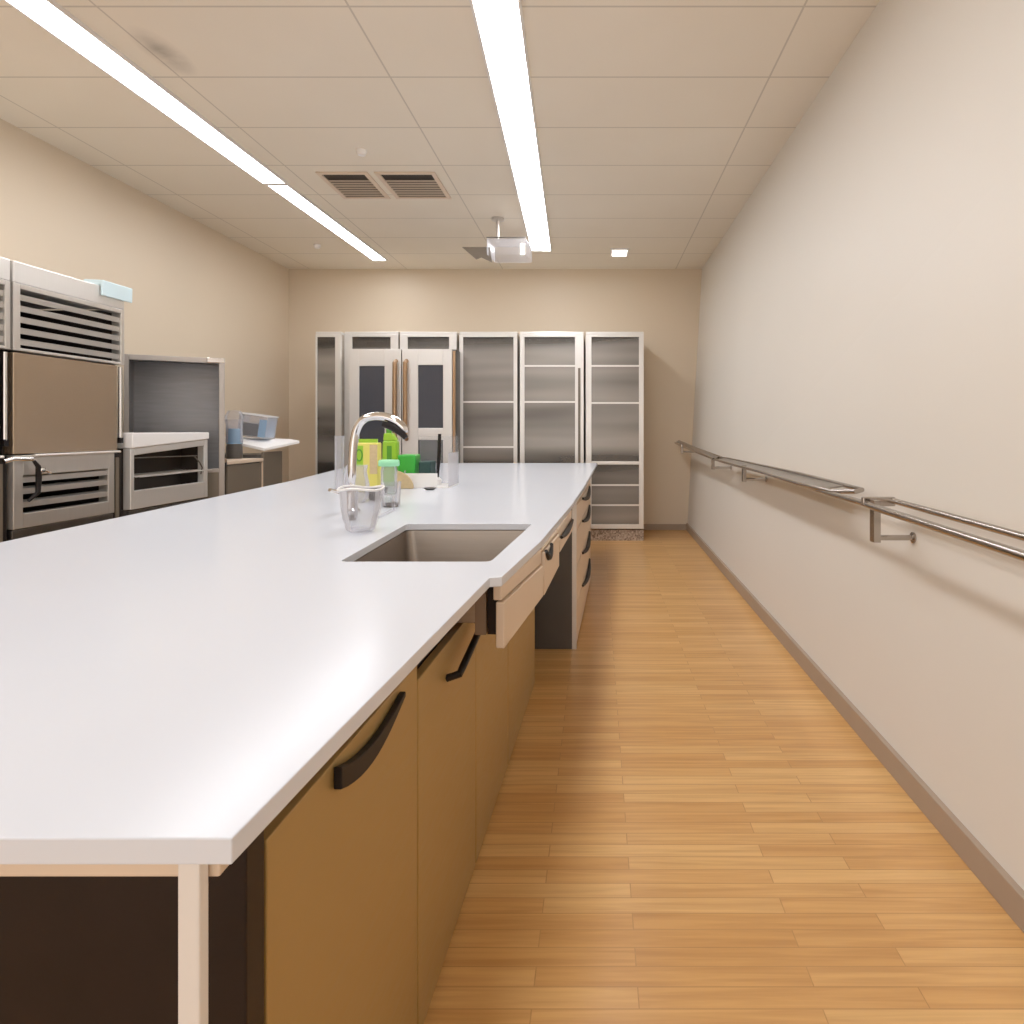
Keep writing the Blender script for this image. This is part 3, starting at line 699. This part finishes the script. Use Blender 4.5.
# ------------------------------------------------------------------ left wall appliances
XF = -3.0
def tower(label, y0, y1, latch, group):
    t = thing('steel_oven_tower', label, 'oven', ((XF + XL) / 2, (y0 + y1) / 2, 0), group)
    W = XF; xb0 = XL + .01
    g = .006
    body = MB()
    body.box(xb0, W - .06, y0 + g, y0 + g + .02, .05, 1.99); body.box(xb0, W - .06, y1 - g - .02, y1 - g, .05, 1.99)
    body.box(xb0, xb0 + .02, y0 + g + .02, y1 - g - .02, .05, 1.99)
    body.box(xb0 + .02, W - .06, y0 + g + .02, y1 - g - .02, .05, .07)
    body.box(xb0 + .02, W - .06, y0 + g + .02, y1 - g - .02, 1.09, 1.11); body.box(xb0 + .02, W - .06, y0 + g + .02, y1 - g - .02, 1.63, 1.65)
    body.build('carcass', M['gap'], t)
    MB().box(xb0, W, y0 + g, y1 - g, 1.995, 2.107).build('top_cap', M['steel_w'], t, .006)
    # upper louvre frame
    fr = MB()
    fr.box(W - .06, W, y0 + g, y0 + g + .04, 1.645, 1.994); fr.box(W - .06, W, y1 - g - .03, y1 - g, 1.645, 1.994)
    fr.box(W - .06, W, y0 + g + .04, y1 - g - .03, 1.968, 1.994); fr.box(W - .06, W, y0 + g + .04, y1 - g - .03, 1.645, 1.66)
    fr.build('upper_frame', M['steel'], t, .003)
    n = 5
    for k in range(n):
        z = 1.682 + k * .058
        ya, yb = y0 + g + .042, y1 - g - .032
        s_ = MB(); N_ = 8
        A = []
        for q in range(N_ + 1):
            y = ya + (yb - ya) * q / N_; sag = 0
            A.append([s_.bm.verts.new((W - .012, y, z - .004 + sag)), s_.bm.verts.new((W - .008, y, z + .026 + sag)), s_.bm.verts.new((W - .055, y, z + .036 + sag)), s_.bm.verts.new((W - .058, y, z + .028 + sag))])
        for B, C2 in zip(A, A[1:]):
            for e in range(4): s_.bm.faces.new((B[e], B[(e + 1) % 4], C2[(e + 1) % 4], C2[e]))
        s_.bm.faces.new(A[0]); s_.bm.faces.new(A[-1][::-1])
        s_.build('louver', M['steel_h'], t)
    MB().box(W - .059, W - .004, y0 + g + .004, y1 - g - .055, 1.108, 1.635).build('door', M['steel_tan'], t, .004)['label'] = 'bronze tinted steel door'
    MB().box(W - .05, W - .03, y1 - g - .053, y1 - g - .036, 1.12, 1.635).build('door_gap', M['black'], t)
    MB().tube([(W - .012, y1 - g - .02, 1.18), (W - .012, y1 - g - .02, 1.63)], .011, 10).build('door_rail', M['chrome'], t, smooth=True)
    MB().box(W - .022, W - .002, y1 - g - .033, y1 - g - .008, 1.15, 1.185).build('rail_foot', M['black'], t)
    # lower louvre frame
    fr = MB()
    fr.box(W - .06, W, y0 + g, y0 + g + .055, .72, 1.1); fr.box(W - .06, W, y1 - g - .135, y1 - g - .085, .72, 1.1)
    fr.box(W - .06, W, y0 + g + .055, y1 - g - .135, .995, 1.1); fr.box(W - .06, W, y0 + g + .055, y1 - g - .135, .72, .795)
    fr.build('lower_frame', M['steel'], t, .003)
    MB().tube([(W + .008, y0 + .12, 1.098), (W + .008, y1 - .055, 1.098)], .007, 8).build('frame_lip', M['steel_w'], t, smooth=True)
    for z in (.835, .905, .965):
        MB().solid([(W - .004, y0 + g + .057, z - .008), (W - .004, y0 + g + .057, z + .02), (W - .05, y0 + g + .057, z + .03), (W - .053, y0 + g + .057, z + .024)], (0, y1 - y0 - 2 * g - .194, 0)).build('lower_louver', M['steel_h'], t)
    MB().box(W - .05, W - .02, y1 - g - .083, y1 - g, .05, 1.1).build('dark_side_leg', M['black'], t)
    MB().box(W - .0195, W - .012, y1 - g - .058, y1 - g - .03, .06, 1.06).build('side_strip', M['taupe'], t)
    MB().box(W - .06, W - .006, y0 + g, y1 - g - .085, .05, .715).build('lower_door', M['steel_d'], t, .004)
    for yy in (y0 + .06, y1 - .06):
        for xx in (W - .1, xb0 + .06):
            MB().lathe([(.02, 0), (.02, .05)], (xx, yy, 0), 12).build('foot', M['black'], t)
    if latch:
        la = MB().tube([(W + .02, 3.215, 1.075), (W + .03, 3.255, 1.085), (W + .03, 3.365, 1.08)], [.013, .011, .011], 10).build('latch', M['chrome'], t, smooth=True)
        MB().tube([(W + .03, 3.375, 1.07), (W + .036, 3.395, 1.04), (W + .03, 3.405, .98), (W + .03, 3.400, .90), (W + .02, 3.355, .86)], [.008, .012, .014, .012, .007], 10).build('pull_handle', M['black'], la, smooth=True)
        MB().lathe([(.0, -.016), (.014, -.01), (.016, 0), (.014, .01), (0, .016)], (W + .04, 3.415, 1.02), 14).build('knob', M['chrome'], la, smooth=True)
        MB().tube([(W + .03, 3.405, 1.03), (W + .034, 3.475, 1.0)], .007, 8).build('lever', M['chrome'], la, smooth=True)
    return t
tower('steel oven tower with bronze door and louvred top, second from the left edge', 3.285, 4.07, True, 'steel oven towers')
tower('steel oven tower cut off by the left edge of the photo', 2.52, 3.280, False, 'steel oven towers')

# pale blue tape box on top edge of tower
ya = 3.93
p = P(111, 290, 3.98)
m = MB().solid([(XF - .10, 3.86, 2.109), (XF + .003, 3.86, 2.109), (XF + .003, 3.86, 2.05), (XF + .018, 3.86, 2.045), (XF + .02, 3.86, 2.14), (XF - .10, 3.86, 2.145)], (0, .25, 0))
tag(m.build('plastic_wrap_box', M['bluetape'], None, .006), 'pale blue plastic wrap box folded over the top corner of the oven tower', 'box')

# open fronted oven beside the tower
OX = -2.98; y0, y1 = 4.09, 4.90; xb0 = -3.19
t = thing('countertop_oven', 'open-front oven with white top beside the steel tower', 'oven', ((OX + xb0) / 2, (y0 + y1) / 2, .72))
m = MB().prism([(xb0, y0), (OX + .012, y0), (OX + .012, y1), (xb0, y1)], [1.115, 1.115, 1.165, 1.165], [1.215] * 4)
m.build('top_slab', M['white'], t, .006)
f = MB()
f.box(OX - .05, OX, y0, y0 + .032, .722, 1.114); f.box(OX - .05, OX, y1 - .045, y1, .722, 1.16)
f.box(OX - .05, OX, y0 + .032, y1 - .045, .722, .838); f.prism([(OX - .05, y0 + .032), (OX, y0 + .032), (OX, y1 - .045), (OX - .05, y1 - .045)], [1.07, 1.07, 1.115, 1.115], [1.116, 1.116, 1.16, 1.16])
f.build('front_frame', M['steel_w'], t, .004)
c = MB()
c.box(xb0, OX - .05, y0, y0 + .015, .722, 1.114); c.box(xb0, OX - .05, y1 - .015, y1, .722, 1.162)
c.box(xb0, xb0 + .015, y0 + .015, y1 - .015, .722, 1.114); c.box(xb0 + .015, OX - .05, y0 + .015, y1 - .015, .722, .76)
c.build('cavity', M['gap'], t)
for k, (z) in enumerate((.93,)):
    r = MB()
    for q in range(9):
        xx = xb0 + .03 + q * .028
        r.tube([(xx, y0 + .02, z), (xx, y1 - .02, z)], .003, 6)
    r.tube([(OX - .06, y0 + .02, z), (OX - .06, y1 - .02, z)], .005, 6)
    r.build('wire_rack', M['steel'], t)
MB().tube([(OX - .03, y1 - .12, 1.04), (OX + .0, y1 - .1, .99), (OX + .004, y1 - .075, .95), (OX - .01, y1 - .07, .90)], .005, 8).build('hinge_arm', M['steel_d'], t, smooth=True)
MB().tube([(OX - .02, y0 + .055, 1.052), (OX - .02, y1 - .1, 1.04)], .004, 8).build('upper_rail', M['steel_d'], t, smooth=True)
# stand
t = thing('oven_stand', 'dark cabinet carrying the open-front oven', 'cabinet', ((OX + xb0) / 2, (y0 + y1) / 2, 0))
MB().box(xb0, OX - .03, y0, y1, .05, .72).build('carcass', M['char'], t)
MB().box(OX - .03, OX - .01, y0 + .004, (y0 + y1) / 2 - .003, .06, .712).build('door', M['steel_d'], t, .003)
MB().box(OX - .03, OX - .01, (y0 + y1) / 2 + .003, y1 - .004, .06, .712).build('door', M['steel_d'], t, .003)
MB().box(xb0 + .03, OX - .08, y0 + .03, y1 - .03, 0, .05).build('plinth', M['black'], t)

# tall open steel box turned towards the room
A = Vector((-2.94, 5.055)); u = Vector((-.866, -.5)); v = Vector((-.5, .866))
t = thing('open_steel_cupboard', 'tall grey steel cupboard with empty open front behind the oven', 'cupboard', (-3.3, 5.05, 0))
Wd, Dp = .645, .395
def q(a, b): p = A + u * a + v * b; return (p.x, p.y)
def slab(a0, a1, b0, b1, z0, z1): return [q(a0, b0), q(a1, b0), q(a1, b1), q(a0, b1)], z0, z1
H = 1.796
f = MB(); 
f.prism(*slab(0, .04, -.005, .015, 0, H)); f.prism(*slab(Wd - .03, Wd, -.005, .015, 0, H)); f.prism(*slab(.04, Wd - .03, -.005, .015, H - .04, H)); f.prism(*slab(.04, Wd - .03, -.005, .015, .90, .93))
f.build('front_frame', M['rim'], t, .003)
c = MB()
c.prism(*slab(.002, .02, .015, Dp, 0, H - .002)); c.prism(*slab(Wd - .02, Wd - .002, .015, Dp, 0, H - .002)); c.prism(*slab(.02, Wd - .02, Dp - .02, Dp, 0, H - .002))
c.prism(*slab(.02, Wd - .02, .015, Dp - .02, H - .02, H - .002)); c.prism(*slab(.02, Wd - .02, .015, Dp - .02, .88, .90))
M['cup'] = steel('grey cupboard lining', (128, 128, 130), .36, (1.5, 1.5, 14), .25, .85)
c.build('lining', M['cup'], t)
MB().prism(*slab(.04, Wd - .03, 0, .012, .03, .90)).build('lower_panel', M['taupe'], t)
MB().prism(*slab(-.002, .12, -.012, -.005, H - .035, H + .002)).build('corner_clip', M['chrome'], t, .003)

# low cabinets along the left wall beyond
LX = -2.95; CT = E - .247
t = thing('wall_cabinet', 'low taupe cabinet with beige worktop beside the steel cupboard', 'cabinet', (-3.3, 5.5, 0), 'low taupe cabinets')
poly = [(-2.962, 5.115), (-2.962, 5.63), (-3.78, 5.63), (-3.78, 5.50), (-3.165, 5.46)]
MB().prism(poly, .06, CT - .03).build('carcass', M['char'], t)
MB().prism([(-2.935, 5.075), (-2.935, 5.633), (-3.78, 5.633), (-3.78, 5.50), (-3.15, 5.452)], CT - .029, CT).build('worktop', M['cream'], t, .004)
MB().box(-2.961, -2.943, 5.10, 5.615, .07, CT - .04).build('door', M['taupe'], t, .003)
MB().prism([(-3.0, 5.16), (-3.0, 5.62), (-3.7, 5.62), (-3.7, 5.52), (-3.17, 5.48)], 0, .06).build('plinth', M['black'], t)
MB().box(-2.962, -2.938, 5.618, 5.632, .0, CT - .031).build('edge_strip', M['cream'], t)
t = thing('drainboard_cabinet', 'low taupe cabinet under a raised sloping white board, nearest the far wall', 'cabinet', (-3.3, 5.85, 0), 'low taupe cabinets')
MB().box(-3.78, -2.962, 5.636, 5.99, .06, CT + .03).build('carcass', M['char'], t)
MB().box(-2.961, -2.943, 5.642, 5.985, .07, CT + .05).build('door', M['taupe'], t, .003)
MB().box(-3.7, -3.0, 5.66, 5.96, 0, .06).build('plinth', M['black'], t)
z_f, z_b = E - .165, E - .055
top = [(-2.93, 5.64), (-2.78, 5.98), (-2.90, 6.06), (-3.70, 6.06), (-3.45, 5.70)]
zz = [E - .16, E - .10, E - .085, E - .05, E - .055]
MB().prism(top, [a - .026 for a in zz], zz).build('sloping_board', M['white'], t, .004)

# blue water jug
bx0, by0 = px(233, 5.5), 5.52
t = thing('water_jug', 'clear jug of blue liquid on a dark base on the low cabinet', 'jug', (bx0, by0, CT))
MB().lathe([(.062, 0), (.066, .01), (.064, .10), (.058, .125)], (bx0, by0, CT + .001), 28).build('base', M['char'], t, smooth=True)
MB().lathe([(.056, 0), (.06, .01), (.06, .13), (.0, .131)], (bx0, by0, CT + .128), 28).build('blue_liquid', M['bluewater'], t, smooth=True)
MB().lathe([(.062, 0), (.066, .01), (.066, .17), (.075, .21), (.07, .21), (.063, .17), (.063, .011)], (bx0, by0, CT + .127), 28, cap=False).build('clear_wall', M['glass2'], t, smooth=True)
MB().lathe([(.07, 0), (.072, .03), (.05, .075), (0, .08)], (bx0, by0, CT + .338), 28).build('lid', M['glass2'], t, smooth=True)
# blue tub with a clear bin
tx, ty = px(256, 5.86), 5.86
sl = Matrix.Translation((tx, ty, E - .066)) @ Matrix.Rotation(math.radians(8), 4, 'Y')
t = thing('clear_storage_tub', 'clear rectangular tub with blue end standing on the sloping board', 'tub', (tx, ty, E - .09))
def tb(m, name, mat, bev=0): m.xform(sl).build(name, mat, t, bev)
k = MB(); k.box(-.13, .13, -.09, .09, .002, .012); k.box(-.13, -.124, -.09, .09, .012, .20); k.box(.124, .13, -.09, .09, .012, .20); k.box(-.124, .124, -.09, -.084, .012, .20); k.box(-.124, .124, .084, .09, .012, .20)
tb(k, 'bin', M['glass2'])
tb(MB().box(.055, .122, -.082, .082, .013, .17), 'blue_liquid', M['bluewater'])
tb(MB().box(-.122, .05, -.08, .08, .013, .125), 'grey_content', M['steel_d'])
k = MB(); k.box(-.136, .136, -.096, -.084, .2, .21); k.box(-.136, .136, .084, .096, .2, .21); k.box(-.136, -.124, -.084, .084, .2, .21); k.box(.124, .136, -.084, .084, .2, .21)
tb(k, 'rim', M['white'])

# ------------------------------------------------------------------ reach-in cabinets at the far wall
def reach_in(label, px0, px1, yf, depth, top_px, shelves, mid=None, g=(8, 8)):
    x0, x1 = px(px0, yf), px(px1, yf); S = yf / F
    H = E - (top_px - CY) * S
    t = thing('reach_in_cabinet', label, 'cabinet', ((x0 + x1) / 2, yf + depth / 2, 0), 'tall glazed steel cabinets along the far wall')
    yb = yf + depth; e = .003
    c = MB()
    c.box(x0 + e, x0 + e + .02, yf + .04, yb, .13, H - .03); c.box(x1 - e - .02, x1 - e, yf + .04, yb, .13, H - .03)
    c.box(x0 + e + .02, x1 - e - .02, yb - .02, yb, .13, H - .03); c.box(x0 + e + .02, x1 - e - .02, yf + .04, yb - .02, .13, .16)
    c.build('carcass', M['inner'], t)
    MB().box(x0 + e, x1 - e, yf + .01, yb, H - .029, H).build('top_cap', M['steel_w'], t, .004)
    MB().box(x0 + e, x1 - e, yf + .02, yb, 0, .12).build('plinth', M['speck'], t)
    gl, gr = g[0] * S, g[1] * S
    d = MB(); zb = .135; zt = H - .031
    d.box(x0 + e, x0 + gl, yf, yf + .035, zb, zt); d.box(x1 - gr, x1 - e, yf, yf + .035, zb, zt)
    d.box(x0 + gl, x1 - gr, yf, yf + .035, zt - .03, zt); d.box(x0 + gl, x1 - gr, yf, yf + .035, zb, zb + .05)
    if mid: d.box(x0 + gl, x1 - gr, yf, yf + .035, mid - .018, mid + .018)
    dr = d.build('door', M['steel_w'], t, .003)
    segs = [(zb + .05, zt - .03)] if not mid else [(zb + .05, mid - .018), (mid + .018, zt - .03)]
    for a, bb in segs:
        MB().box(x0 + gl, x1 - gr, yf + .012, yf + .018, a, bb).build('glass_pane', M['glass_door'], dr)
    for z in shelves:
        if z > zb + .06: MB().box(x0 + gl, x1 - gr, yf + .004, yf + .0115, z - .009, z + .009).build('shelf_rail', M['steel_w'], dr)
        MB().box(x0 + e + .021, x1 - e - .021, yf + .0375, yb - .022, z - .012, z + .01).build('shelf', M['steel_w'], t)
    return t, dr, (x0, x1, H)
zof = lambda y, d: E - (y - CY) / F * d
sh = [zof(v, 7.13) for v in (485, 505)]
reach_in('narrow glazed steel cabinet at the left end of the far row', 315, 341, 7.11, .76, 331.5, [.7], g=(2, 6))
reach_in('glazed steel cabinet standing behind the left half of the white double-door cooler', 344, 398.5, 7.20, .67, 331.5, [1.2, .7])
reach_in('glazed steel cabinet standing behind the right half of the white double-door cooler', 399.5, 457, 7.20, .67, 331.5, [1.2, .7])
reach_in('glazed steel cabinet with one pale shelf, right next to the double-door cooler', 459, 517.5, 7.11, .76, 331.5, [zof(402, 7.13), zof(447, 7.13), .5], g=(4, 4))
t5, d5, b5 = reach_in('glazed steel cabinet with two shelf lines and a dark side slot, second from the right', 519.5, 584, 7.11, .76, 331.5, [zof(366, 7.13), zof(402, 7.13), .5], g=(5, 9))
MB().box(px(578, 7.11), px(580.5, 7.11), 7.104, 7.112, .2, zof(368, 7.11)).build('edge_pull', M['taupe'], d5)
reach_in('rightmost glazed steel cabinet with low shelves beside the wooden aisle', 585.5, 644, 7.11, .76, 331.5, [zof(366, 7.13), zof(403, 7.13)] + sh, mid=zof(463, 7.11), g=(6, 5))

# double-door cooler in front
yf = 6.84; S = yf / F
x0, x1 = px(349, yf), px(455, yf); H = zof(349, yf)
t = thing('double_door_cooler', 'white framed double-door cooler with dark windows, standing in the far row', 'cooler', ((x0 + x1) / 2, yf + .13, 0))
c = MB(); yb = yf + .26
c.box(x0, x0 + .02, yf + .04, yb, .1, H); c.box(x1 - .02, x1, yf + .04, yb, .1, H); c.box(x0 + .02, x1 - .02, yb - .02, yb, .1, H); c.box(x0 + .02, x1 - .02, yf + .04, yb - .02, .1, .12); c.box(x0 + .02, x1 - .02, yf + .04, yb - .02, H - .02, H)
c.build('carcass', M['steel_d'], t)
MB().box(x0 + .02, x1 - .02, yf + .03, yb - .04, 0, .1).build('plinth', M['char'], t)
def cooler_door(p0, p1, w0, w1, wins, hp):
    a0, a1, b0, b1 = px(p0, yf), px(p1, yf), px(w0, yf), px(w1, yf)
    d = MB(); z0 = .12; z1 = H
    d.box(a0, b0, yf, yf + .038, z0, z1); d.box(b1, a1, yf, yf + .038, z0, z1)
    prev = z1
    for wt, wb in wins:
        d.box(b0, b1, yf, yf + .038, wt, prev); prev = wb
    d.box(b0, b1, yf, yf + .038, z0, prev)
    dr = d.build('door', M['steel_w'], t, .004)
    for wt, wb in wins:
        MB().box(b0, b1, yf + .012, yf + .02, wb, wt).build('window_pane', M['glass_dark'], dr)
    h = px(hp, yf)
    hb = MB().tube([(h, yf + .002, zof(361, yf)), (h, yf - .045, zof(363, yf)), (h, yf - .05, zof(380, yf)), (h, yf - .05, zof(420, yf)), (h, yf - .045, zof(437, yf)), (h, yf + .002, zof(439, yf))], .024, 12)
    M.setdefault('bar', steel('bronze bar', (170, 138, 106), .3, (20, 20, 1)))
    hb.build('handle', M['bar'], dr, smooth=True)
cooler_door(349.5, 401, 359, 384.5, [(zof(366, yf), .5)], 396)
cooler_door(402, 452, 418, 443, [(zof(365, yf), zof(428, yf)), (zof(440, yf), .5)], 406.5)
MB().box(px(452.5, yf), x1, yf + .01, yf + .039, .12, H - .02).build('side_strip', M['bar'], t)

# ------------------------------------------------------------------ camera, world, render look
cam = bpy.data.cameras.new('camera'); co = bpy.data.objects.new('camera', cam); COL.objects.link(co)
co.location = (0, 0, E); co.rotation_euler = (math.pi / 2, 0, 0)
cam.sensor_width = 36; cam.lens = 36 * F / 1024
cam.shift_x = (512 - CX) / 1024; cam.shift_y = (CY - 512) / 1024
cam.clip_start = .02
scn.camera = co
def lamp(name, loc, rot, sx, sy, power, col=(1, .985, .96)):
    l = bpy.data.lights.new(name, 'AREA'); l.shape = 'RECTANGLE'; l.size = sx; l.size_y = sy; l.energy = power; l.color = col
    o = bpy.data.objects.new(name, l); COL.objects.link(o); o.location = loc; o.rotation_euler = rot; return o
lamp('rear_fill_light', (-.8, -1.5, 1.5), (math.radians(96), 0, 0), 3.6, 2.4, 26)  # added unseen fill light behind the camera, softly brightens the whole room
wd = bpy.data.worlds.new('world'); scn.world = wd; wd.use_nodes = True
wd.node_tree.nodes['Background'].inputs[0].default_value = (1, .95, .88, 1); wd.node_tree.nodes['Background'].inputs[1].default_value = .3
scn.view_settings.view_transform = 'Standard'
scn.view_settings.look = 'None'
scn.view_settings.exposure = 0.58
scn.view_settings.gamma = 1.15
scn.cycles.max_bounces = 10; scn.cycles.diffuse_bounces = 6; scn.cycles.transparent_max_bounces = 16
scn.cycles.use_denoising = True
scn.cycles.sample_clamp_indirect = 4
for o in bpy.data.objects:
    if '_b' in o: del o['_b']
